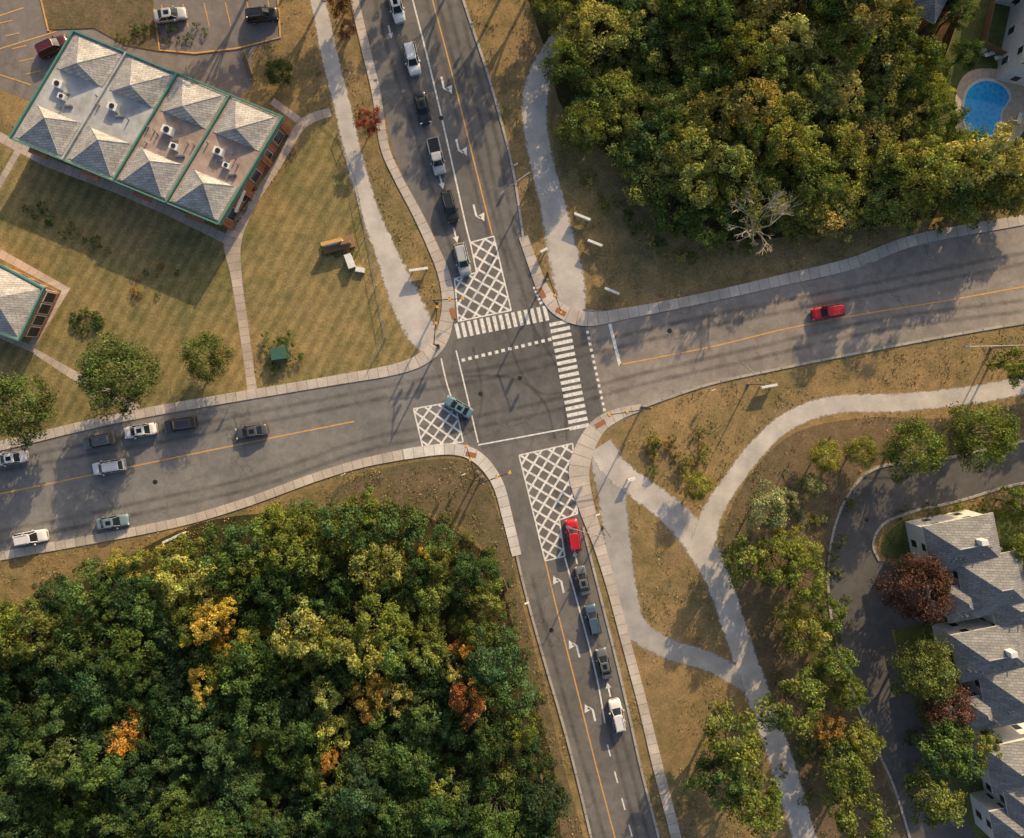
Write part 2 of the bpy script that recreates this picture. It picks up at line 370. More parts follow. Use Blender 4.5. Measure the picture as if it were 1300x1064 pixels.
# gravel paths
ribbon('gravel_path',[(372,-90,26),(403,0,22),(418,70,24),(436,140,24),(452,210,25),(472,275,26),(496,335,34),(515,382,44),(534,420,42),(552,444,30)],24,.009,M_gravel,jit=.02,n=12)
ribbon('gravel_path',[(726,18,14),(708,48,20),(690,85,32),(680,120,36),(680,165,34),(690,215,34),(702,262,36),(712,310,42),(722,355,44),(730,400,32)],26,.009,M_gravel,jit=.02,n=12)
ribbon('gravel_path',[(762,566,38),(782,596,36),(815,622,36),(852,650,38),(888,690,42),(915,745,36),(935,805,34),(962,880,34),(990,960,34),(1020,1060,34),(1050,1180,34)],34,.009,M_gravel,jit=.02,n=12)
ribbon('gravel_path',[(892,690,36),(905,650,30),(930,610,26),(965,565,26),(1005,532,26),(1060,514,26),(1140,511,26),(1230,502,26),(1300,489,26),(1460,458,26)],24,.0115,M_gravel,jit=.02,n=12)
ribbon('gravel_path',[(766,572,44),(776,625,40),(784,690,38),(792,745,36),(806,795,34),(845,822,30),(905,842,28),(955,872,26)],24,.0065,M_gravel2,jit=.02,n=12)

# ---------------------------------------------------------------- markings
mk=MB(); yk=MB()
def quadline(mb,a,b,w,z,mat):
    dx,dy=b[0]-a[0],b[1]-a[1]; l=math.hypot(dx,dy)
    if l<.01: return
    nx,ny=-dy/l*w/2,dx/l*w/2
    pts=[(a[0]+nx,a[1]+ny),(a[0]-nx,a[1]-ny),(b[0]-nx,b[1]-ny),(b[0]+nx,b[1]+ny)]
    mb.face([(*P(*p)[:2],z) for p in pts],mat)
def pline(mb,pts,w,z,mat,smooth=True):
    c=cr(pts,8) if smooth else pts
    Lf=[];Rt=[]
    for i,p in enumerate(c):
        a=c[max(0,i-1)]; b=c[min(len(c)-1,i+1)]; dx,dy=b[0]-a[0],b[1]-a[1]; l=math.hypot(dx,dy); nx,ny=-dy/l*w/2,dx/l*w/2
        Lf.append((p[0]+nx,p[1]+ny)); Rt.append((p[0]-nx,p[1]-ny))
    for i in range(len(c)-1):
        mb.face([(*P(*q)[:2],z) for q in (Lf[i],Rt[i],Rt[i+1],Lf[i+1])],mat)
def dashes(mb,a,b,n,length,w,z,mat):
    for i in range(n):
        t=(i+.5)/n; cx,cy=a[0]+(b[0]-a[0])*t,a[1]+(b[1]-a[1])*t
        dx,dy=b[0]-a[0],b[1]-a[1]; l=math.hypot(dx,dy); dx/=l;dy/=l
        quadline(mb,(cx-dx*length/2,cy-dy*length/2),(cx+dx*length/2,cy+dy*length/2),w,z,mat)
def zebra(a,b,n,barw,barlen,z,dirv):
    l=math.hypot(*dirv); d=(dirv[0]/l,dirv[1]/l)
    for i in range(n):
        t=(i+.5)/n; cx,cy=a[0]+(b[0]-a[0])*t,a[1]+(b[1]-a[1])*t
        quadline(mk,(cx-d[0]*barlen/2,cy-d[1]*barlen/2),(cx+d[0]*barlen/2,cy+d[1]*barlen/2),barw,z,M_white)
def clipl(p0,d,pg):
    ts=[]
    for i in range(len(pg)):
        a=pg[i]; b=pg[(i+1)%len(pg)]; ex,ey=b[0]-a[0],b[1]-a[1]; den=d[0]*ey-d[1]*ex
        if abs(den)<1e-9: continue
        t=((a[0]-p0[0])*ey-(a[1]-p0[1])*ex)/den; s=((a[0]-p0[0])*d[1]-(a[1]-p0[1])*d[0])/den
        if 0<=s<1: ts.append(t)
    ts.sort(); return [((p0[0]+d[0]*ts[i],p0[1]+d[1]*ts[i]),(p0[0]+d[0]*ts[i+1],p0[1]+d[1]*ts[i+1])) for i in range(0,len(ts)-1,2)]
def hatch(pg,angs,sp,w):
    cx=sum(p[0] for p in pg)/len(pg); cy=sum(p[1] for p in pg)/len(pg)
    for k,an in enumerate(angs):
        d=(math.cos(an),math.sin(an)); nrm=(-d[1],d[0])
        for i in range(-14,15):
            for a,b in clipl((cx+nrm[0]*sp*(i+.3),cy+nrm[1]*sp*(i+.3)),d,pg):
                quadline(mk,a,b,w,.032+.004*k,M_white)
    for i in range(len(pg)): quadline(mk,pg[i],pg[(i+1)%len(pg)],1.8,.040+.001*i,M_white)
rd=math.radians
hatch([(597,308),(627,300),(649,394),(582,408),(577,354),(605,346)],[rd(75-45),rd(75+45)],12.5,2.7)
hatch([(525,519),(577,510),(588,561),(537,569)],[rd(-10+45),rd(-10-45)],12.5,2.5)
hatch([(659,578),(727,563),(733,652),(710,660),(717,706),(692,712)],[rd(76-45),rd(76+45)],12.5,2.7)
zebra((577,421),(697,397),15,4.6,19,.030,(18,76))
zebra((709,406),(736,546),17,4.6,25,.030,(100,-21))
dashes(mk,(584,458),(702,430),14,4.5,4.0,.030,M_white)
dashes(mk,(745,418),(768,524),14,3.8,3.4,.030,M_white)
dashes(mk,(680,362),(690,386),5,3,9,.030,M_white)
quadline(mk,(774,411),(787,464),4,.030,M_white)
pline(mk,[(560,455),(566,482),(574,508)],1.8,.034,M_white)
pline(mk,[(579,445),(590,490),(607,562)],1.8,.034,M_white)
pline(mk,[(607,565),(736,541)],1.8,.034,M_white,False)
pline(mk,[(500,-90),(524,0),(548,95),(570,190),(590,280),(597,308)],2.0,.030,M_white)
pline(yk,[(524,-90),(549,0),(573,90),(598,190),(625,298)],1.7,.030,M_yellow)
pline(yk,[(787,463),(900,441),(1000,417),(1100,398),(1200,382),(1300,364),(1460,336)],1.7,.030,M_yellow)
pline(yk,[(-160,660),(0,627),(150,596),(300,565),(450,535)],1.7,.030,M_yellow)
pline(yk,[(692,712),(713,798),(735,885),(757,973),(785,1080),(810,1180)],1.7,.030,M_yellow)
pline(mk,[(717,708),(740,790),(758,862),(768,918)],2.0,.030,M_white)
for i in range(6):
    t=i*34; quadline(mk,(771+t*.27,945+t),(775+t*.27,960+t),1.8,.030,M_white)
def arrow(cx,cy,dirv,kind,s=1.0):
    l=math.hypot(*dirv); f=(dirv[0]/l,dirv[1]/l); r=(-f[1],f[0])
    def T(a,b): return (*P(cx+f[0]*a*s+r[0]*b*s,cy+f[1]*a*s+r[1]*b*s)[:2],.034)
    if kind=='left':
        mk.face([T(-11,0),T(-11,2.6),T(4,2.6),T(4,0)],M_white)
        mk.face([T(4,2.6),T(9,-2.5),T(6.5,-5),T(4,0)],M_white)
        mk.face([T(13.5,-7),T(2,-9.5),T(4.5,-.6)],M_white)
    else:
        mk.face([T(-10,-1.2),T(-10,1.2),T(3,1.2),T(3,-1.2)],M_white)
        mk.face([T(3,-4.2),T(3,4.2),T(12,0)],M_white)
arrow(564,108,(22,96),'left'); arrow(583,187,(24,96),'left'); arrow(605,270,(24,96),'left')
arrow(560,230,(24,96),'s',.9); arrow(578,298,(24,96),'s',.9); arrow(495,40,(24,96),'s',.8)
up=(-22,-96)
arrow(712,742,up,'left'); arrow(732,824,up,'left'); arrow(752,905,up,'left')
arrow(731,708,up,'s',.8); arrow(773,876,up,'s',.9)
for a,b in [((0,62),(72,40)),((0,95),(40,108)),((58,0),(55,-40)),((0,20),(30,10)),((62,40),(100,28))]:
    quadline(yk,a,b,1.5,.030,M_yellow)
for i in range(6): quadline(yk,(205+i*27,6-i*1),(212+i*27,36-i*1),1.3,.034,M_yellow)
for i in range(5): quadline(yk,(-2+i*9,30+i*16),(16+i*9,26+i*16),1.3,.034,M_yellow)
mk.obj('white_road_markings'); yk.obj('yellow_road_markings')
tp=MB()
for x,y,a in [(688,372,-1.1),(575,398,-1.3),(762,538,.5),(598,577,-.2),(712,396,-.5)]:
    tp.box((*P(x,y)[:2],.135),(1.6,.7,.03),M_tactile,a)
tp.obj('tactile_paving')
mh=MB()
for x,y in [(197,612),(560,150),(700,800),(660,480),(1100,660),(850,420),(610,500)]:
    c=P(x,y); mh.prism([(c[0]+.35*math.cos(t),c[1]+.35*math.sin(t)) for t in [i*math.pi/6 for i in range(12)]],.02,.031,M_dark)
mh.obj('manhole_cover')

# ---------------------------------------------------------------- cars
def car_mesh(kind):
    mb=MB()
    if kind=='sedan': Lc,W,belt,roof=4.7,1.82,.95,1.45; st=[(-.5,.66,.72),(-.485,.86,.93),(-.42,.95,1.02),(-.3,.99,1.0),(-.1,1,.96),(.12,1,.96),(.22,.99,.95),(.36,.96,.86),(.45,.88,.78),(.49,.74,.66),(.5,.62,.58)]; gb=(-.37,.24); gt=(-.20,.08)
    elif kind=='suv': Lc,W,belt,roof=4.65,1.88,1.05,1.66; st=[(-.5,.8,.9),(-.49,.93,1.05),(-.42,.97,1.08),(-.3,1,1.07),(-.1,1,1.05),(.15,1,1.05),(.25,.99,1.04),(.38,.96,.98),(.46,.9,.9),(.49,.78,.76),(.5,.68,.66)]; gb=(-.485,.24); gt=(-.40,.09)
    else: Lc,W,belt,roof=5.6,1.98,1.12,1.82; st=[(-.5,.93,1.05),(-.495,.96,1.1),(-.42,.98,1.1),(-.3,1,1.1),(-.1,1,1.1),(.15,1,1.1),(.28,.99,1.08),(.4,.97,1.05),(.47,.92,.98),(.495,.84,.86),(.5,.76,.76)]; gb=(-.08,.27); gt=(-.05,.17)
    hw=W/2
    def ring(x,w,t):
        w*=hw
        half=[(w*.86,.20),(w*.99,.36),(w,.62),(w*.965,t-.10),(w*.88,t-.015),(w*.55,t+.012),(0,t+.02)]
        return [(x*Lc,y,z) for y,z in half]+[(x*Lc,-y,z) for y,z in half[-2::-1]]
    R=[ring(*s) for s in st]
    n=len(R[0]); base=len(mb.v)
    for r in R: mb.v+=r
    pi=mb.mi(M_paint)
    for i in range(len(R)-1):
        for j in range(n-1):
            a=base+i*n+j; mb.f.append((a,a+n,a+n+1,a+1)); mb.m.append(pi)
    mb.f.append(tuple(base+j for j in range(n))); mb.m.append(pi)
    mb.f.append(tuple(base+(len(R)-1)*n+j for j in range(n))[::-1]); mb.m.append(pi)
    def gr(x0,x1,w,z,nose=.05):
        a,b=x0*Lc,x1*Lc
        return [(a,-w*.86,z),(a+.0,w*.86,z),(a+.16,w,z),(b-.22,w,z),(b,w*.80,z),(b+nose,0,z),(b,-w*.80,z),(b-.22,-w,z),(a+.16,-w,z)]
    lo=gr(gb[0],gb[1],hw*.93,belt-.03)
    hi=gr(gt[0],gt[1],hw*.72,roof-.05)
    for i in range(len(lo)):
        j=(i+1)%len(lo); mb.face([lo[j],lo[i],hi[i],hi[j]],M_carglass)
    e0=gr(gt[0]-.006,gt[1]+.006,hw*.745,roof-.055); e1=gr(gt[0]+.003,gt[1]-.003,hw*.72,roof-.015); e2=gr(gt[0]+.03,gt[1]-.03,hw*.58,roof+.015)
    for A,B in ((e0,e1),(e1,e2)):
        for i in range(len(A)):
            j=(i+1)%len(A); mb.face([A[i],A[j],B[j],B[i]],M_paint)
    mb.face(e2,M_paint)
    for i in (0,1,4,6):
        a=Vector(lo[i]);b=Vector(e0[i]); mb.tube(a,b,.05,.045,M_paint,5)
    for s in (1,-1):
        x=(gb[0]+gb[1])/2*Lc
        mb.tube((x,s*hw*.935,belt-.02),(x-.04,s*hw*.735,roof-.06),.045,.04,M_paint,4)
        mb.box((gb[1]*Lc-.42,s*(hw+.09),belt+.03),(.16,.22,.15),M_paint)
        mb.box((Lc*.468,s*hw*.66,.68 if kind!='pickup' else .9),(.14,.42,.13),M_lampw,-s*.35)
        mb.box((-Lc*.488,s*hw*.72,.80 if kind=='sedan' else .92),(.10,.34,.16),M_lampr,s*.2)
        for wx in (.30,-.29):
            mb.tube((wx*Lc,s*(hw-.20),.33),(wx*Lc,s*(hw+.012),.33),.335,.335,M_tyre,16)
            mb.tube((wx*Lc,s*(hw+.008),.33),(wx*Lc,s*(hw+.022),.33),.21,.2,M_rim,10)
    mb.box((gb[1]*Lc+.05,0,st[6][2]+.02),(.10,W*.70,.012),M_dark)
    mb.box((Lc*.5,0,.5),(.02,W*.5,.16),M_dark)
    mb.box((-Lc*.5,0,.45),(.02,W*.6,.12),M_dark)
    if kind=='suv':
        for s in (1,-1): mb.box(((gt[0]+gt[1])/2*Lc,s*hw*.62,roof+.05),(1.7,.04,.04),M_grey)
    if kind=='pickup':
        mb.box((-.29*Lc,0,1.125),(Lc*.37,W*.78,.03),M_dark)
        for s in(1,-1): mb.box((-.29*Lc,s*hw*.86,1.16),(Lc*.39,.1,.08),M_paint)
        mb.box((-.485*Lc,0,1.16),(.08,W*.8,.08),M_paint)
    if kind=='sedan': mb.box((-.05*Lc,0,roof+.02),(.75,.62,.014),M_carglass)
    me=mb.obj('car_'+kind,mesh_only=True)
    for p in me.polygons: p.use_smooth = (me.materials[p.material_index]==M_paint)
    return me
CM={k:car_mesh(k) for k in('sedan','suv','pickup')}
WHT=(.84,.83,.81);SIL=(.48,.49,.49);GRY=(.14,.145,.15);BLK=(.025,.027,.03);RED=(.58,.015,.025);BLU=(.07,.12,.17);TEAL=(.14,.24,.30);SLB=(.20,.27,.33);MAR=(.10,.02,.02)
def car(x,y,dv,kind,col,sc=1.0):
    nm={'pickup':'pickup_truck','suv':'suv_car','sedan':'sedan_car'}[kind]
    o=link(bpy.data.objects.new(nm,CM[kind])); c=P(x,y,.9)
    o.location=(c[0],c[1],.03); o.rotation_euler=(0,0,math.atan2(-dv[1],dv[0])); o.color=(*col,1); o.scale=(sc,)*3
for a in [(503,7,(25,96),'sedan',WHT),(523,74,(22,96),'suv',WHT,1.0),(536,136,(22,96),'sedan',BLK),(554,198,(22,96),'pickup',SIL,.95),(571,262,(24,96),'suv',BLK),(587,329,(22,96),'suv',SIL),
    (728,680,(-14,-96),'suv',RED),(740,738,(-20,-96),'sedan',GRY,.92),(753,787,(-22,-96),'suv',BLU,.95),(767,843,(-22,-96),'sedan',GRY,.95),(784,909,(-22,-96),'suv',WHT),
    (12,582,(-96,14),'sedan',WHT),(125,560,(-96,18),'suv',GRY),(177,547,(-96,16),'sedan',WHT),(228,539,(-96,14),'suv',(.07,.06,.07)),(137,593,(-96,16),'suv',WHT),(319,548,(-96,15),'sedan',(.09,.10,.11)),
    (142,663,(96,-16),'sedan',SLB),(38,683,(96,-18),'suv',WHT),(582,517,(-80,-46),'sedan',TEAL,.95),(1052,396,(-96,16),'suv',RED),
    (215,18,(96,-14),'sedan',SIL),(332,18,(96,-10),'suv',BLK),(66,58,(60,-28),'suv',MAR)]:
    car(*a)

# ---------------------------------------------------------------- foliage
def crown_mesh(name,seed,R=4.0,zc=5.6,rz=3.6,nclump=60,per=120,leaf=.30,trunk=True,flat=1.0):
    g=np.random.default_rng(seed)
    th=g.uniform(0,2*np.pi,nclump); u=g.uniform(-.35,1,nclump)
    lob=1+.13*np.sin(3*th+g.uniform(0,6))+.10*np.sin(5*th+g.uniform(0,6))
    rr=g.uniform(.35,.86,nclump)**.7
    cx=np.cos(th)*np.sqrt(1-np.clip(u,0,1)**2*.9)*R*rr*lob; cy=np.sin(th)*np.sqrt(1-np.clip(u,0,1)**2*.9)*R*rr*lob
    cz=zc+u*rz*g.uniform(.55,.95,nclump)
    cr_=g.uniform(.12,.29,nclump)*R
    cb=g.uniform(.60,1.45,nclump)
    n=nclump*per; ci=np.repeat(np.arange(nclump),per)
    d=g.normal(size=(n,3)); d[:,2]=np.abs(d[:,2])*1.0-.25; d/=np.linalg.norm(d,axis=1)[:,None]
    rad=cr_[ci]*g.uniform(.5,1.12,n)
    pos=np.stack([cx[ci],cy[ci],cz[ci]],1)+d*rad[:,None]*np.array([1,1,.75*flat])
    nr=d+g.normal(size=(n,3))*.55; nr/=np.linalg.norm(nr,axis=1)[:,None]
    a=np.cross(nr,g.normal(size=(n,3))); a/=np.linalg.norm(a,axis=1)[:,None]; b=np.cross(nr,a)
    sz=leaf*g.uniform(.45,1.1,n)[:,None]*.5; a=a*sz; b=b*sz*g.uniform(.5,.95,n)[:,None]
    V=np.stack([pos-a,pos-b*.8+a*.15,pos+a,pos+b*.8+a*.15],1).reshape(-1,3)
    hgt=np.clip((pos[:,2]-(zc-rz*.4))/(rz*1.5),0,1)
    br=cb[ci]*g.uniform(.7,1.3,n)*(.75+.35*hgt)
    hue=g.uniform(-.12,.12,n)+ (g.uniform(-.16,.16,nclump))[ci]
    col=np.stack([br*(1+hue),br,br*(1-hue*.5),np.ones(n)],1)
    tv=[];tf=[]
    if trunk:
        t=MB(); t.tube((0,0,-.1),(0,0,zc*.55),.24,.17,M_bark,8)
        for k in range(9):
            an=k*2.4+seed; e=(math.cos(an)*R*.6,math.sin(an)*R*.6,zc+g.uniform(-.6,2)); m_=(e[0]*.35,e[1]*.35,zc*.75)
            t.tube((0,0,zc*.5),m_,.12,.08,M_bark,5); t.tube(m_,e,.08,.02,M_bark,5)
        tv=t.v; tf=t.f
    V0=V.shape[0]; allv=np.concatenate([V,np.array(tv).reshape(-1,3)]) if tv else V
    me=bpy.data.meshes.new(name)
    nf=n+len(tf); loops=list(np.arange(V0))
    lt=[4]*n
    for f in tf: loops+= [V0+i for i in f]; lt.append(len(f))
    me.vertices.add(len(allv)); me.vertices.foreach_set('co',allv.astype(np.float32).ravel())
    me.loops.add(len(loops)); me.loops.foreach_set('vertex_index',np.array(loops,dtype=np.int32))
    me.polygons.add(nf); ls=np.concatenate([[0],np.cumsum(lt)[:-1]]).astype(np.int32)
    me.polygons.foreach_set('loop_start',ls); me.polygons.foreach_set('loop_total',np.array(lt,dtype=np.int32))
    me.materials.append(M_leaf); me.materials.append(M_bark)
    me.polygons.foreach_set('material_index',np.array([0]*n+[1]*len(tf),dtype=np.int32))
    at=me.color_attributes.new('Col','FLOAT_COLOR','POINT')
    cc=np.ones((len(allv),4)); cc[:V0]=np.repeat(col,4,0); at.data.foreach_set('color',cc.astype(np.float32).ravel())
    me.update(); me.validate(); return me
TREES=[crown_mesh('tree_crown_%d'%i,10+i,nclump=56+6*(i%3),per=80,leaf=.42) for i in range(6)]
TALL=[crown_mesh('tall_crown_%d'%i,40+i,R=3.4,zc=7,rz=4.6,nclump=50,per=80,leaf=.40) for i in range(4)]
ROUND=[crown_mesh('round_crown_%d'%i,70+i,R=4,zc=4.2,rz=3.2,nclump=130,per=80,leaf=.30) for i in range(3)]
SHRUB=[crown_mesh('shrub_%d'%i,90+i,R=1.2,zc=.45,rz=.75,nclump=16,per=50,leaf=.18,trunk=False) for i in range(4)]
FB=1.75
def jc(c,a=.15):
    k=random.uniform(1-a,1+a)*FB; return (c[0]*k*random.uniform(.93,1.07),c[1]*k,c[2]*k*random.uniform(.85,1.15),1)
def plant(name,me,x,y,rpx,col,R,zc,parent=None,zs=1.0,ja=.15):
    s=rpx*S/R
    h=zc*s*zs; c=P(x,y,h); s=s*(H-h)/H
    o=link(bpy.data.objects.new(name,me)); o.location=(c[0],c[1],0); o.scale=(s*random.uniform(.94,1.06),s*random.uniform(.94,1.06),s*zs*random.uniform(.9,1.1))
    o.rotation_euler=(0,0,random.uniform(0,6.28)); o.color=jc(col,ja)
    if parent: o.parent=parent
    return o
def tree(x,y,r,col,name='deciduous_tree',kind=0,parent=None,zs=1.0,ja=.15):
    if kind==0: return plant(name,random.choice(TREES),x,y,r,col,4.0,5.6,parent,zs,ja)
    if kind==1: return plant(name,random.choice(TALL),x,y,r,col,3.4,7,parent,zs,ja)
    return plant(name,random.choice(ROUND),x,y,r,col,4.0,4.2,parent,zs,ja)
def shrub(x,y,r,col,name='shrub',parent=None): return plant(name,random.choice(SHRUB),x,y,r,col,1.2,.45,parent)
def inside(x,y,pg):
    c=False; j=len(pg)-1
    for i in range(len(pg)):
        xi,yi=pg[i];xj,yj=pg[j]
        if (yi>y)!=(yj>y) and x<(xj-xi)*(y-yi)/(yj-yi)+xi: c=not c
        j=i
    return c
def scatter(pg,mind,tries):
    pts=[]; xs=[p[0] for p in pg]; ys=[p[1] for p in pg]
    for _ in range(tries):
        x=random.uniform(min(xs),max(xs)); y=random.uniform(min(ys),max(ys))
        if inside(x,y,pg) and all((x-a)**2+(y-b)**2>mind*mind for a,b in pts): pts.append((x,y))
    return pts
G1=(.10,.125,.030);G2=(.165,.172,.045);G3=(.060,.092,.028);G4=(.24,.225,.075);DG=(.030,.056,.024);MG=(.050,.084,.030);YE=(.30,.225,.04);OR=(.27,.14,.035);RU=(.22,.10,.035);PG=(.17,.185,.10)
w1=empty('woodland')
pgNE=[(715,-120),(1170,-120),(1150,60),(1165,150),(1230,185),(1330,210),(1330,235),(1230,255),(1130,275),(1030,290),(960,290),(885,300),(840,272),(800,225),(775,160),(725,120),(720,60)]
for x,y in scatter(pgNE,28,3500):
    if (x-962)**2+(y-290)**2<30**2: continue
    r=random.uniform(23,42); c=random.choice([G1,G1,G2,G2,G2,G4,G3,G2])
    edge= .72 if (x<850 or y>240) else 1.0
    tree(x,y,r,c,'deciduous_tree',random.choice([0,0,1]) if edge==1 else 0,w1,random.uniform(.75,1.05)*edge,.3)
w2=empty('woodland')
pgSW=[(-80,800),(0,790),(60,765),(110,720),(190,705),(250,680),(330,665),(400,650),(470,645),(530,655),(590,690),(625,735),(640,800),(655,870),(680,930),(690,1000),(705,1140),(-80,1140)]
SPOT=[(300,785,44,YE,.45),(590,830,36,OR,.35),(160,935,26,OR,.5),(335,935,30,(.22,.19,.04),.5),(500,720,36,G2,.5),(220,735,45,G2,.5),(430,890,45,G2,.35),(540,780,60,G1,.6),(170,720,30,G2,.5),(265,885,22,YE,.5),(600,885,30,RU,.5),(470,905,26,(.22,.16,.035),.4),(560,940,36,G2,.4),(380,700,60,G1,.5),(20,800,40,G1,.4)]
for x,y in scatter(pgSW,24,5200):
    r=random.uniform(19,36); q=random.random()
    c=MG if q<.48 else DG if q<.66 else G3 if q<.86 else G1 if q<.97 else G2
    for ox,oy,orad,oc,pr in SPOT:
        if (x-ox)**2+(y-oy)**2<orad**2 and random.random()<pr: c=oc
    zz=random.uniform(.75,1.1)
    if c in(YE,OR,RU): r*=.78; zz*=1.25
    tree(x,y,r,c,'deciduous_tree',random.choice([0,0,1]),w2,zz,.28)
for x,y,r,c in [(632,945,9,OR),(155,925,13,OR),(150,942,11,G4),(262,890,10,YE),(592,820,13,OR),(606,886,14,RU),(575,850,12,G4),(290,770,16,YE),(320,800,14,YE),(305,822,12,YE),(470,900,11,RU),(540,700,10,YE),(420,960,12,OR),(240,810,10,YE)]:
    tree(x,y,r,c,'autumn_tree',1,w2,2.1 if r<13 else 1.7,.2)
for a in [(150,476,52,(.080,.105,.030),'maple_tree',2),(262,454,34,(.09,.115,.035),'maple_tree',2),(24,516,48,(.075,.10,.03),'maple_tree',2),(356,93,19,(.05,.075,.022),'maple_tree',2),
  (468,153,19,(.18,.06,.04),'red_maple_tree',0),(430,-2,22,(.18,.09,.035),'red_maple_tree',0),(440,38,13,(.16,.08,.04),'red_maple_tree',0),
  (735,165,33,(.09,.115,.028),'maple_tree',2),(716,76,32,G1,'maple_tree',0),(700,8,26,G1,'maple_tree',0),
  (1246,552,44,(.09,.115,.03),'maple_tree',2),(1156,570,40,(.085,.105,.03),'maple_tree',2),(1092,573,22,G2,'maple_tree',2),(1046,579,23,G2,'maple_tree',2),(1285,462,28,G1,'maple_tree',0),
  (885,616,21,G2,'maple_tree',2),(972,645,30,PG,'willow_tree',0),(1032,615,18,PG,'willow_tree',0),(998,636,18,PG,'willow_tree',0),
  (945,712,32,G1,'maple_tree',0),(985,708,34,G1,'maple_tree',0),(1020,735,32,G1,'maple_tree',0),(1000,690,24,G2,'maple_tree',0),(1025,700,20,G2,'maple_tree',0),
  (1022,805,32,G2,'maple_tree',0),(1050,780,26,G1,'maple_tree',0),(1005,780,20,G2,'maple_tree',0),(1060,840,26,G1,'maple_tree',0),(1078,880,24,G1,'maple_tree',0),
  (1162,745,44,(.075,.042,.035),'copper_beech_tree',2),(1170,848,44,(.105,.12,.04),'maple_tree',2),(1203,893,36,(.085,.045,.035),'copper_beech_tree',2),
  (1010,896,42,G1,'maple_tree',0),(930,938,46,G1,'maple_tree',0),(912,985,40,G3,'maple_tree',0),(960,1020,40,G1,'maple_tree',0),(1050,925,24,(.20,.13,.04),'maple_tree',0),(1070,975,34,G1,'maple_tree',0),(1095,940,26,G2,'maple_tree',0),
  (1205,955,40,G3,'maple_tree',0),(1240,945,26,G1,'maple_tree',0),(1185,1010,36,G1,'maple_tree',0),(1292,640,26,G1,'maple_tree',0),(1296,700,28,G1,'maple_tree',0),
  (1150,100,34,G1,'maple_tree',0),(1180,75,22,G3,'maple_tree',0),(1225,70,20,G3,'maple_tree',0),(1215,15,24,G3,'maple_tree',0),(1210,190,34,G1,'maple_tree',0),(1290,232,34,G2,'maple_tree',0),(1190,150,28,G1,'maple_tree',0),(1185,120,22,G2,'maple_tree',0),
  (405,-75,34,G1,'maple_tree',1),(470,-95,36,G1,'maple_tree',1),(530,-85,24,G1,'maple_tree',1),(640,-60,36,G1,'maple_tree',1),(300,-95,40,G1,'maple_tree',1),(690,-90,40,G1,'maple_tree',1),(590,-110,34,G1,'maple_tree',1),(350,-60,28,G1,'maple_tree',1),
  (1090,1040,40,G1,'maple_tree',0),(1400,420,40,G1,'maple_tree',0),(1380,560,40,G1,'maple_tree',0)]:
    tree(a[0],a[1],a[2],a[3],a[4],a[5])
for x,y,r,c in [(345,432,14,G3),(368,432,13,G3),(342,455,11,G1),(372,455,13,G3),(350,470,9,G1)]: shrub(x,y,r,c)
for i in range(18):
    t=i/17; shrub(34+t*95+random.uniform(-8,8),262+t*55+random.uniform(-10,10),random.uniform(4,10),random.choice([G3,MG,G1,PG]),'garden_shrub')
for i in range(16):
    t=i/16*6.283; shrub(110+math.cos(t)*17,407+math.sin(t)*10,7,MG,'hedge_shrub')
for i in range(12): shrub(random.uniform(165,225),random.uniform(335,375),random.uniform(3,7),random.choice([G3,PG,MG,RU]),'garden_shrub')
for i in range(12): shrub(150+i*10,42+random.uniform(-10,10),random.uniform(5,10),random.choice([G3,MG]),'garden_shrub')
for i in range(20): shrub(random.uniform(815,900),random.uniform(545,600),random.uniform(4,12),random.choice([G1,G2,G4,(.2,.12,.04)]),'wild_shrub')
for i in range(8): shrub(322-i*4+random.uniform(-3,3),240+i*7,4,random.choice([G3,G3,G1]),'flower_shrub')
for i in range(16): shrub(1190+random.uniform(-6,6)-i*1.2+10,70+i*7,random.uniform(7,10),G3,'hedge_shrub')
for i in range(75):
    t=random.random(); shrub(1065-60*t+random.uniform(-30,25),random.uniform(640,1020),random.uniform(4,11),random.choice([G1,G2,PG,G3]),'wild_shrub')
for i in range(40):
    x=random.uniform(1140,1300); shrub(x,random.choice([random.uniform(640,660),random.uniform(930,990)]) ,random.uniform(5,9),random.choice([G3,G1]),'garden_shrub')
for i in range(70):
    x=random.uniform(730,1260)
    yb= 215+ (x-730)*.95 if x<840 else 322-(x-840)*.13
    shrub(x,yb+random.uniform(-14,14),random.uniform(4,10),random.choice([G1,G2,G4,G3]),'wild_shrub')
for i in range(50):
    t=random.random(); pts=[(430,640),(560,655),(625,710),(655,800),(690,930),(705,1050)]; k=t*5; q=int(k); f=k-q
    x=pts[q][0]*(1-f)+pts[min(5,q+1)][0]*f; y=pts[q][1]*(1-f)+pts[min(5,q+1)][1]*f
    shrub(x+random.uniform(-8,10),y+random.uniform(-10,6),random.uniform(4,9),random.choice([MG,G1,G3]),'wild_shrub')
dt=MB(); random.seed(21)
def branch(p,d,l,r,dep):
    e=(p[0]+d[0]*l,p[1]+d[1]*l,p[2]+d[2]*l); dt.tube(p,e,r,r*.64,M_palebark,5,False)
    if dep==0: return
    for _ in range(3 if dep>1 else 4):
        nd=Vector(d)+Vector((random.gauss(0,.5),random.gauss(0,.5),random.gauss(.05,.3))); nd.normalize()
        branch(e,tuple(nd),l*random.uniform(.6,.95),r*.64,dep-1)
c=P(964,288,6)
for an,ln in ((2.2,2.5),(1.2,2.1),(3.3,1.8),(.2,2.4),(5.2,1.7),(4.2,1.2),(1.7,2.7)):
    branch((c[0],c[1],4.2),(math.cos(an)*.8,math.sin(an)*.8,.6),ln*.9,.12,3)
dt.tube((c[0],c[1],0),(c[0],c[1],4.4),.22,.15,M_palebark,8); dt.obj('dead_tree')

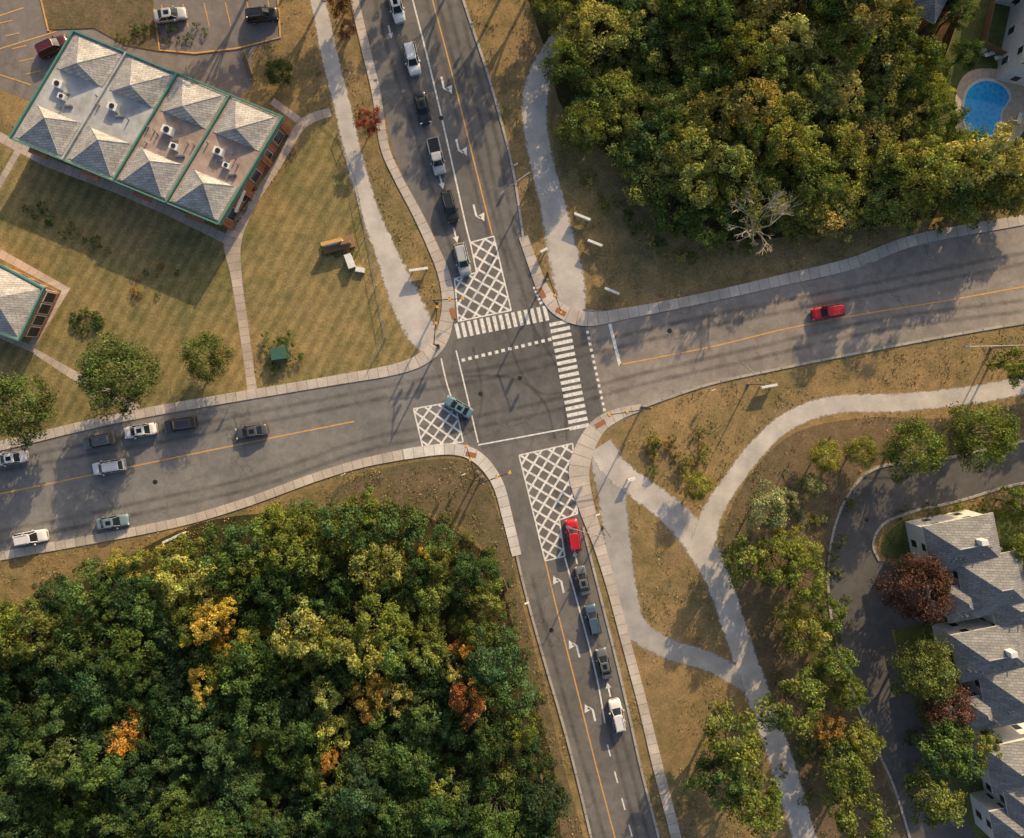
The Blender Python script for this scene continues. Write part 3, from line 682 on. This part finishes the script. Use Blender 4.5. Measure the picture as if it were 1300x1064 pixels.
def in_any(xs,ys,pgs):
    res=np.zeros(len(xs),bool)
    for pg in pgs:
        c=np.zeros(len(xs),bool); j=len(pg)-1
        for i in range(len(pg)):
            xi,yi=pg[i][:2];xj,yj=pg[j][:2]
            if yi!=yj: c^=((yi>ys)!=(yj>ys))&(xs<(xj-xi)*(ys-yi)/(yj-yi)+xi)
            j=i
        res|=c
    return res
nt_=70000
cxs=rng.uniform(-40,1340,4200); cys=rng.uniform(-40,1100,4200)
ii=rng.integers(0,4200,nt_); xs=cxs[ii]+rng.normal(0,5,nt_); ys=cys[ii]+rng.normal(0,5,nt_)
lawnz=[[(-80,150),(300,300),(322,500),(-80,575)],[(300,300),(420,140),(535,452),(330,492)],[(1160,-60),(1400,-60),(1400,215),(1190,160)],[(0,150),(0,0),(100,0),(370,140),(290,300)],pgNE,pgSW]
ok=~in_any(xs,ys,EXCL+lawnz); xs=xs[ok]; ys=ys[ok]; n=len(xs)
px=(xs-650)*S; py=(487-ys)*S
hh=rng.uniform(.06,.20,n); an=rng.uniform(0,np.pi,n); w=rng.uniform(.04,.11,n)
lx=rng.normal(0,.1,n); ly=rng.normal(0,.1,n)
V=np.stack([np.stack([px-np.cos(an)*w,py-np.sin(an)*w,np.full(n,.006)],1),np.stack([px+np.cos(an)*w,py+np.sin(an)*w,np.full(n,.006)],1),np.stack([px+lx+np.cos(an)*w*.4,py+ly+np.sin(an)*w*.4,hh],1),np.stack([px+lx-np.cos(an)*w*.4,py+ly-np.sin(an)*w*.4,hh],1)],1).reshape(-1,3)
me=bpy.data.meshes.new('grass_tufts'); me.from_pydata(V.tolist(),[],np.arange(4*n).reshape(-1,4).tolist())
pal=np.array([(.36,.26,.12),(.20,.20,.08),(.13,.145,.055),(.42,.31,.16),(.22,.17,.10)]); cc=pal[rng.integers(0,5,n)]*rng.uniform(.7,1.2,(n,1))
at=me.color_attributes.new('Col','FLOAT_COLOR','POINT'); at.data.foreach_set('color',np.repeat(np.concatenate([cc,np.ones((n,1))],1),4,0).astype(np.float32).ravel())
me.materials.append(M_tuft); link(bpy.data.objects.new('grass_tufts',me))

# ---------------------------------------------------------------- buildings
def win_row(mb,p,q,z,n,w,h,mat_f,mat_g):
    p=Vector((p[0],p[1],0));q=Vector((q[0],q[1],0)); d=(q-p); l=d.length; d.normalize(); ang=math.atan2(d.y,d.x)
    for i in range(n):
        c=p+d*l*(i+.5)/n
        mb.box((c.x,c.y,z),(w+.2,.12,h+.2),mat_f,ang); mb.box((c.x,c.y,z),(w,.16,h),mat_g,ang)
e=empty('brick_plaza_building')
A,B,D=(95,40),(361,150),(14,176)
hR=4.3
def Q(u,v,h=hR):
    x=A[0]+(B[0]-A[0])*u+(D[0]-A[0])*v; y=A[1]+(B[1]-A[1])*u+(D[1]-A[1])*v
    c=P(x,y,hR); return (c[0],c[1],h)
wb=MB(); wp=[Q(.02,.04)[:2],Q(.98,.04)[:2],Q(.98,.96)[:2],Q(.02,.96)[:2]]
wb.prism(wp,0,hR-.3,M_brick); wb.obj('walls',e)
wn=MB()
for i in range(4):
    p,q=wp[i],wp[(i+1)%4]
    win_row(wn,p,q,1.6,12 if i%2==0 else 5,1.6,2.1,M_whitep,M_winglass)
wn.obj('windows',e)
pl=MB()
for i in range(4):
    p,q=wp[i],wp[(i+1)%4]; n=6 if i%2==0 else 3
    for k in range(n+1):
        pl.box((p[0]+(q[0]-p[0])*k/n,p[1]+(q[1]-p[1])*k/n,1.97),(.9,.9,3.94),M_brick,math.atan2(q[1]-p[1],q[0]-p[0]))
pl.obj('pilasters',e)
rb=MB()
rb.prism([Q(0,0)[:2],Q(1,0)[:2],Q(1,1)[:2],Q(0,1)[:2]],hR-.3,hR,M_sh_pale,M_teal,bottom=True)
bays=[(.005,.245,0),(.255,.495,0),(.505,.745,.4),(.755,.995,.4)]
for k,(u0,u1,up_) in enumerate(bays):
    z=hR+up_+.02; flat=M_flat_grey if k<2 else M_flat_pink
    rb.prism([Q(u0,.02)[:2],Q(u1,.02)[:2],Q(u1,.98)[:2],Q(u0,.98)[:2]],hR+.004,z,flat,M_teal)
    for v0,v1,av in ((.03,.33,.25),(.67,.97,.75)):
        um=(u0+u1)/2; hwid=.092
        b=[Q(um-hwid,v0,z+.07),Q(um+hwid,v0,z+.07),Q(um+hwid,v1,z+.07),Q(um-hwid,v1,z+.07)]; ap=Q(um,av,z+1.8)
        rb.prism([Q(um-hwid-.018,v0-.005)[:2],Q(um+hwid+.018,v0-.005)[:2],Q(um+hwid+.018,v1)[:2],Q(um-hwid-.018,v1)[:2]],z,z+.06,M_sh_pale)
        for i in range(4): rb.face([b[i],b[(i+1)%4],ap][::-1],M_sh_pale)
        for i in range(4): rb.tube(b[i],ap,.05,.05,M_flat_grey,4,False)
rb.obj('roof',e)
tr=MB()
def bar(a,b,w,h,z,mat):
    a=Vector(a[:2]);b=Vector(b[:2]); c=(a+b)/2; d=b-a; tr.box((c.x,c.y,z),(d.length,w,h),mat,math.atan2(d.y,d.x))
for i,u in enumerate((0,.25,.5,.75,1)): bar(Q(u,-.0),Q(u,1.0),.22,.5,hR+.15+(.4 if u>.4 else 0)+.003*i,M_teal if u!=.25 else M_flat_grey)
for v in (0,1):
    bar(Q(0,v),Q(.5,v),.22,.4,hR+.05,M_teal); bar(Q(.5,v),Q(1,v),.22,.4,hR+.4,M_teal)
angU=math.atan2(Q(1,0)[1]-Q(0,0)[1],Q(1,0)[0]-Q(0,0)[0])
for u in (.125,.375,.625,.875): tr.box(Q(u,1.02,hR-.6),(2.6,.9,.5),M_brick,angU)
tr.obj('teal_trim',e)
ac=MB()
for u,v,s in [(.07,.45,.9),(.11,.53,.7),(.33,.45,.9),(.60,.46,1.0),(.66,.56,.8),(.84,.46,.9),(.90,.54,.7)]:
    z=hR+(.42 if u>.5 else .02); c=Q(u,v,z+.45*s); ac.box(c,(1.5*s,1.1*s,.9*s),M_whitep,angU)
    ac.tube((c[0],c[1],z+.9*s),(c[0],c[1],z+1.0*s),.4*s,.4*s,M_dark,12)
    c2=Q(u+.04,v+.05,z+.2); ac.box(c2,(1.2,.25,.3),M_grey,angU+.4)
for i in range(20):
    u=random.uniform(.03,.97); c=Q(u,random.uniform(.40,.62),0); z=hR+(.42 if u>.5 else .02); ac.tube((c[0],c[1],z),(c[0],c[1],z+.6),.1,.1,M_grey,8)
ac.obj('rooftop_units',e)
sg=MB(); sg.box(Q(1.0,.75,3.0),(.12,3.4,.8),M_whitep,angU); sg.obj('sign_board',e)
e=empty('brick_office_building')
h2=4.3
rp=[P(*p,h2)[:2] for p in [(-60,312),(4,338),(56,366),(24,432),(-60,400)]]
mb=MB(); mb.prism(rp,h2-.3,h2,M_sh_pale,M_teal,bottom=True)
ap=P(-8,378,6.4)
for i in range(5):
    a=rp[i];b=rp[(i+1)%5]
    ai=(a[0]*.93+ap[0]*.07,a[1]*.93+ap[1]*.07,h2+.01); bi=(b[0]*.93+ap[0]*.07,b[1]*.93+ap[1]*.07,h2+.01); mb.face([ai,ap,bi],M_sh_pale)
mb.obj('roof',e)
mb=MB()
for i in range(5):
    a=Vector(rp[i]);b=Vector(rp[(i+1)%5]); c=(a+b)/2; d=b-a; mb.box((c.x,c.y,h2-.05+.003*i),(d.length+.1,.24,.5),M_teal,math.atan2(d.y,d.x))
mb.obj('teal_trim',e)
wp=[((a[0]*.9+ap[0]*.1),(a[1]*.9+ap[1]*.1)) for a in rp]
mb=MB(); mb.prism(wp,0,h2-.3,M_brick); mb.obj('walls',e)
mb=MB(); win_row(mb,wp[1],wp[2],1.7,3,1.5,2,M_whitep,M_winglass); win_row(mb,wp[2],wp[3],1.7,4,1.4,2,M_whitep,M_winglass); win_row(mb,wp[3],wp[4],1.7,4,1.4,2,M_whitep,M_winglass); mb.obj('windows',e)

def house(name,blocks,wall=M_siding,roofm=M_sh_grey,eave=5.2,ridge=7.8):
    e=empty(name); W=MB();Rf=MB();Wi=MB()
    for bi,(x,y,w,d,ang,typ,dz) in enumerate(blocks):
        ev=eave+dz; rg=ev+(ridge-eave)*min(w,d)/75
        k=(H-ev)/H*S; cx,cy,_=P(x,y,ev); w_,d_=w*k/2,d*k/2; ca,sa=math.cos(ang),math.sin(ang)
        def T(a,b,z): return (cx+a*ca-b*sa,cy+a*sa+b*ca,z)
        o=.45; wp=[T(-w_+o,-d_+o,0)[:2],T(w_-o,-d_+o,0)[:2],T(w_-o,d_-o,0)[:2],T(-w_+o,d_-o,0)[:2]]
        W.prism(wp,0,ev-.12,wall)
        for i in range(4):
            l=(Vector(wp[i])-Vector(wp[(i+1)%4])).length; n=max(1,int(l/3.4))
            for z in ((1.5,4.0+dz) if ev>4 else (1.5,)): win_row(Wi,wp[i],wp[(i+1)%4],z,n,1.0,1.2,M_whitep,M_winglass)
        ly=w_>=d_
        b0=[T(-w_,-d_,ev),T(w_,-d_,ev),T(w_,d_,ev),T(-w_,d_,ev)]; lo=[T(-w_,-d_,ev-.18),T(w_,-d_,ev-.18),T(w_,d_,ev-.18),T(-w_,d_,ev-.18)]
        for i in range(4): Rf.face([lo[i],lo[(i+1)%4],b0[(i+1)%4],b0[i]],M_whitep)
        Rf.face(lo[::-1],M_whitep)
        if typ=='hip':
            if ly: r0,r1=T(-w_+d_*.95,0,rg),T(w_-d_*.95,0,rg); Rf.face([b0[0],b0[1],r1,r0],roofm);Rf.face([b0[1],b0[2],r1],roofm);Rf.face([b0[2],b0[3],r0,r1],roofm);Rf.face([b0[3],b0[0],r0],roofm)
            else: r0,r1=T(0,-d_+w_*.95,rg),T(0,d_-w_*.95,rg); Rf.face([b0[1],b0[2],r1,r0],roofm);Rf.face([b0[2],b0[3],r1],roofm);Rf.face([b0[3],b0[0],r0,r1],roofm);Rf.face([b0[0],b0[1],r0],roofm)
            Rf.tube(r0,r1,.08,.08,M_flat_grey,5)
        else:
            if ly: r0,r1=T(-w_,0,rg),T(w_,0,rg); Rf.face([b0[0],b0[1],r1,r0],roofm);Rf.face([b0[2],b0[3],r0,r1],roofm);Rf.face([b0[1],b0[2],r1],wall);Rf.face([b0[3],b0[0],r0],wall)
            else: r0,r1=T(0,-d_,rg),T(0,d_,rg); Rf.face([b0[1],b0[2],r1,r0],roofm);Rf.face([b0[3],b0[0],r0,r1],roofm);Rf.face([b0[0],b0[1],r0],wall);Rf.face([b0[2],b0[3],r1],wall)
            Rf.tube(r0,r1,.08,.08,M_flat_grey,5)
        if bi==0:
            c=T(w_*.25,d_*.15,rg+.1); Rf.box(c,(.9,.7,1.4),M_whitep,ang)
        for q in range(3):
            c=T(w_*random.uniform(-.6,.6),-d_*random.uniform(.2,.5),ev+.8); Rf.tube(c,(c[0],c[1],c[2]+1.0),.09,.09,M_grey,8)
    W.obj('walls',e);Rf.obj('roof',e);Wi.obj('windows',e)
a10=rd(11)
house('white_townhouse',[(1222,690,92,62,a10,'hip',0),(1262,742,84,74,a10,'hip',.25),(1222,765,44,46,a10,'hip',-.3),(1205,700,40,36,a10,'hip',-.4),(1290,770,60,50,a10,'hip',-.2)])
house('white_townhouse',[(1258,828,92,62,a10,'hip',0),(1288,882,80,74,a10,'hip',.25),(1246,905,42,44,a10,'hip',-.3),(1232,840,40,36,a10,'hip',-.4)])
house('white_townhouse',[(1300,970,92,60,a10,'hip',0),(1325,1030,90,74,a10,'hip',.25),(1285,1050,50,50,a10,'hip',-.3)])
house('white_detached_house',[(1368,30,120,130,rd(-12),'hip',.6),(1345,-50,90,80,rd(-12),'hip',.2)])
house('brick_house',[(1165,-30,95,86,rd(-28),'hip',0),(1215,-50,70,80,rd(-28),'gable',.2)],wall=M_brick)

pool=[(1223,140),(1228,116),(1246,104),(1268,108),(1280,124),(1270,143),(1268,163),(1254,178),(1236,177),(1226,160)]
def grow(pg,g):
    cx=sum(p[0] for p in pg)/len(pg); cy=sum(p[1] for p in pg)/len(pg); return [(cx+(x-cx)*g,cy+(y-cy)*g) for x,y in pg]
e=empty('swimming_pool')
for nm,pg,z,m,t in (('deck',[(1212,150),(1216,108),(1240,88),(1290,95),(1310,130),(1300,165),(1275,190),(1240,192),(1218,180)],.10,M_deck,.10),('coping',grow(pool,1.10),.16,M_poolrim,.16),('water',pool,.17,M_water,0)):
    o=poly(nm,pg,z+(.004 if not t else 0),m,thick=t,smooth=True); o.parent=e
poly('patio',[(1262,60),(1330,80),(1330,115),(1270,100)],.012,M_deck)
poly('patio',[(1118,60),(1140,30),(1185,42),(1200,15),(1215,25),(1185,75),(1150,72)],.010,M_mulch)
poly('patio',[(1140,42),(1178,50),(1172,66),(1140,62)],.014,M_walk)
def chair(x,y,a):
    mb=MB(); c=P(x,y); mb.box((c[0],c[1],.40),(1.3,.55,.06),M_whitep,a); mb.box((c[0]-math.cos(a)*.8,c[1]-math.sin(a)*.8,.6),(.5,.55,.06),M_whitep,a)
    for i in(-1,1):
        for j in(-1,1): mb.box((c[0]+math.cos(a)*.5*i-math.sin(a)*.22*j,c[1]+math.sin(a)*.5*i+math.cos(a)*.22*j,.25),(.05,.05,.3),M_whitep,a)
    mb.obj('sun_lounger')
for a in [(1255,70,.3),(1268,74,.3),(1245,66,.3),(1292,150,1.3)]: chair(*a)

def fence(pts,h=1.6,mat=M_wood,name='garden_fence',solid=True):
    mb=MB()
    for i in range(len(pts)-1):
        a=Vector(P(*pts[i]));b=Vector(P(*pts[i+1])); d=b-a; ang=math.atan2(d.y,d.x); c=(a+b)/2
        if solid: mb.box((c.x,c.y,h/2+.05),(d.length,.05,h-.1),mat,ang)
        else:
            mb.box((c.x,c.y,h-.05),(d.length,.05,.05),mat,ang); mb.box((c.x,c.y,.3),(d.length,.05,.05),mat,ang)
        n=max(1,int(d.length/2.2))
        for k in range(n+1):
            p=a+d*k/n; mb.box((p.x,p.y,h/2),(.1,.1,h),mat,ang)
    mb.obj(name)
fence([(1212,20),(1185,95),(1160,180)],1.7)
fence([(1256,0),(1243,60),(1300,88)],1.6)
fence([(1160,180),(1215,205),(1300,215)],1.7)
fence([(430,168),(452,230),(470,320),(490,430),(472,462)],1.1,M_grey,'wire_fence',False)
fence([(996,596),(1010,640),(1020,682)],1.2,M_boxgreen,'green_fence',False)

def street_lamp(base,head,h=8.5):
    mb=MB(); b=Vector(P(*base)); hd=Vector(P(*head,h))
    mb.tube(b,(b.x,b.y,h-.6),.13,.08,M_grey,10); mb.tube(b,(b.x,b.y,.35),.25,.2,M_kerb,10)
    top=Vector((b.x,b.y,h-.6)); mid=top.lerp(hd,.5)+Vector((0,0,.35)); mb.tube(top,mid,.06,.05,M_grey,8); mb.tube(mid,hd,.05,.045,M_grey,8)
    d=hd-top; a=math.atan2(d.y,d.x); mb.box((hd.x,hd.y,h),(.85,.32,.14),M_grey,a,.8); mb.box((hd.x,hd.y,h-.085),(.5,.22,.04),M_lampw,a)
    mb.obj('street_lamp')
street_lamp((671,240),(637,245)); street_lamp((766,668),(722,670)); street_lamp((950,488),(944,462),7.5); street_lamp((1258,442),(1228,440)); street_lamp((470,-20),(500,-25))
def traffic_signal(base,arm_end,h=6.2):
    mb=MB(); b=Vector(P(*base)); ae=Vector(P(*arm_end,h))
    mb.tube(b,(b.x,b.y,h+.2),.15,.10,M_dark,10); mb.tube(b,(b.x,b.y,.3),.3,.25,M_kerb,10)
    t=Vector((b.x,b.y,h)); mb.tube(t,ae,.08,.05,M_dark,8); d=(ae-t); a=math.atan2(d.y,d.x)
    for f in (.55,.97):
        p=t.lerp(ae,f); mb.box((p.x,p.y,h-.45),(.36,.32,1.05),M_yellow,a)
        for k,m in enumerate((M_lampr,M_yellow,M_boxgreen)):
            q=Vector((p.x,p.y,h-.12-.33*k))+Vector((-math.sin(a),math.cos(a),0))*.16; mb.tube(q,q+Vector((-math.sin(a),math.cos(a),0))*.12,.11,.12,m,8)
    mb.box((b.x+.2,b.y,2.9),(.3,.3,.8),M_dark,a); mb.box((b.x,b.y,1.1),(.12,.3,.3),M_yellow,a)
    mb.obj('traffic_signal')
traffic_signal((557,440),(555,388)); traffic_signal((556,388),(588,379)); traffic_signal((692,355),(713,398)); traffic_signal((612,606),(648,600)); traffic_signal((815,517),(772,527)); traffic_signal((606,600),(592,566),5)
def sign_board(x,y,w,ang,h=1.4,col=None):
    mb=MB(); c=P(x,y); ca,sa=math.cos(ang),math.sin(ang)
    mb.box((c[0],c[1],h-.3),(w,.22,.8),col or M_whitep,ang)
    for s in(-1,1): mb.box((c[0]+ca*w*.4*s,c[1]+sa*w*.4*s,h/2-.1),(.12,.12,h-.2),M_wood,ang)
    mb.box((c[0],c[1],h+.14),(w+.1,.34,.06),col or M_whitep,ang)
    mb.obj('sign_board')
for a in [(738,278,2.4,rd(-22)),(754,311,2.2,rd(-22)),(775,371,2.2,rd(-22)),(533,344,2.6,rd(8)),(226,680,3.2,rd(25)),(972,490,2.2,rd(10)),(690,320,1,.5),(800,607,1.0,.3)]: sign_board(*a)
e=MB(); c=P(430,311); e.box((c[0],c[1],.25),(4.6,1.8,.5),M_wood,rd(14)); e.box((c[0]-.6,c[1]+.1,1.1),(2.9,.35,1.3),M_whitep,rd(14)); e.box((c[0]+1.2,c[1]+.1,1.0),(1.5,.5,1.1),M_wood,rd(14)); e.box((c[0]-.6,c[1]+.1,1.78),(3.1,.55,.08),M_yellow,rd(14)); e.obj('monument_sign')
for i in range(9): shrub(412+i*5,322+random.uniform(-3,3),4,random.choice([G3,G1,YE,MG]),'flower_shrub')
e=MB(); c=P(446,333); e.box((c[0],c[1],.6),(.8,1.9,1.0),M_whitep,rd(20)); e.box((c[0],c[1],1.13),(1.0,2.1,.06),M_whitep,rd(20)); c=P(458,343); e.box((c[0],c[1],.3),(1.3,.7,.5),M_whitep,rd(-10)); e.obj('utility_cabinet')
e=MB(); c=P(358,449); e.box((c[0],c[1],.08),(2.6,2.2,.16),M_kerb,rd(8)); e.box((c[0],c[1],.85),(2.1,1.6,1.4),M_boxgreen,rd(8)); e.box((c[0],c[1],1.58),(2.25,1.75,.07),M_boxgreen,rd(8)); e.obj('transformer_box')
for x,y in [(313,75),(318,90),(640,740)]:
    e=MB(); c=P(x,y); e.box((c[0],c[1],.45),(1.8,.5,.06),M_wood,rd(-70)); e.box((c[0]+.25,c[1],.75),(1.8,.06,.4),M_wood,rd(-70)); e.box((c[0],c[1],.22),(1.4,.3,.4),M_grey,rd(-70)); e.obj('park_bench')
def pole_sign(x,y):
    mb=MB(); c=P(x,y); mb.tube((c[0],c[1],0),(c[0],c[1],2.4),.04,.04,M_grey,8); mb.box((c[0],c[1],2.1),(.6,.04,.75),M_whitep,rd(20)); mb.obj('traffic_sign')
for p in [(600,40),(655,215),(668,760),(757,650),(1100,335),(900,495),(590,600),(440,600),(300,500),(480,110)]: pole_sign(*p)

# ---------------------------------------------------------------- camera, light
cam=bpy.data.cameras.new('camera'); co=link(bpy.data.objects.new('camera',cam)); co.location=(0,0,H); co.rotation_euler=(0,0,0)
cam.sensor_width=36; cam.lens=36*H/(1300*S); cam.shift_y=-45/1300; cam.clip_end=3000; cam.clip_start=1
scene.camera=co
sv=Vector((.45,.89,0)).normalized(); el=rd(22); sv=Vector((sv.x*math.cos(el),sv.y*math.cos(el),math.sin(el)))
sl=bpy.data.lights.new('sun','SUN'); so=link(bpy.data.objects.new('sun',sl)); so.rotation_euler=sv.to_track_quat('Z','Y').to_euler(); so.location=(30,60,80)
sl.energy=5.0; sl.angle=rd(.5); sl.color=(1,.74,.43)
w=bpy.data.worlds.new('World'); scene.world=w; w.use_nodes=True
nt=w.node_tree; sk=nt.nodes.new('ShaderNodeTexSky'); sk.sky_type='NISHITA'; sk.sun_disc=False; sk.sun_elevation=el; sk.sun_rotation=math.atan2(.45,.89)
sk.dust_density=4.0; sk.ozone_density=.8; sk.air_density=1.0
nt.links.new(sk.outputs[0],nt.nodes['Background'].inputs[0]); nt.nodes['Background'].inputs[1].default_value=.15
scene.view_settings.view_transform='Standard'; scene.view_settings.look='None'; scene.view_settings.exposure=0
print('objects',len(bpy.data.objects))
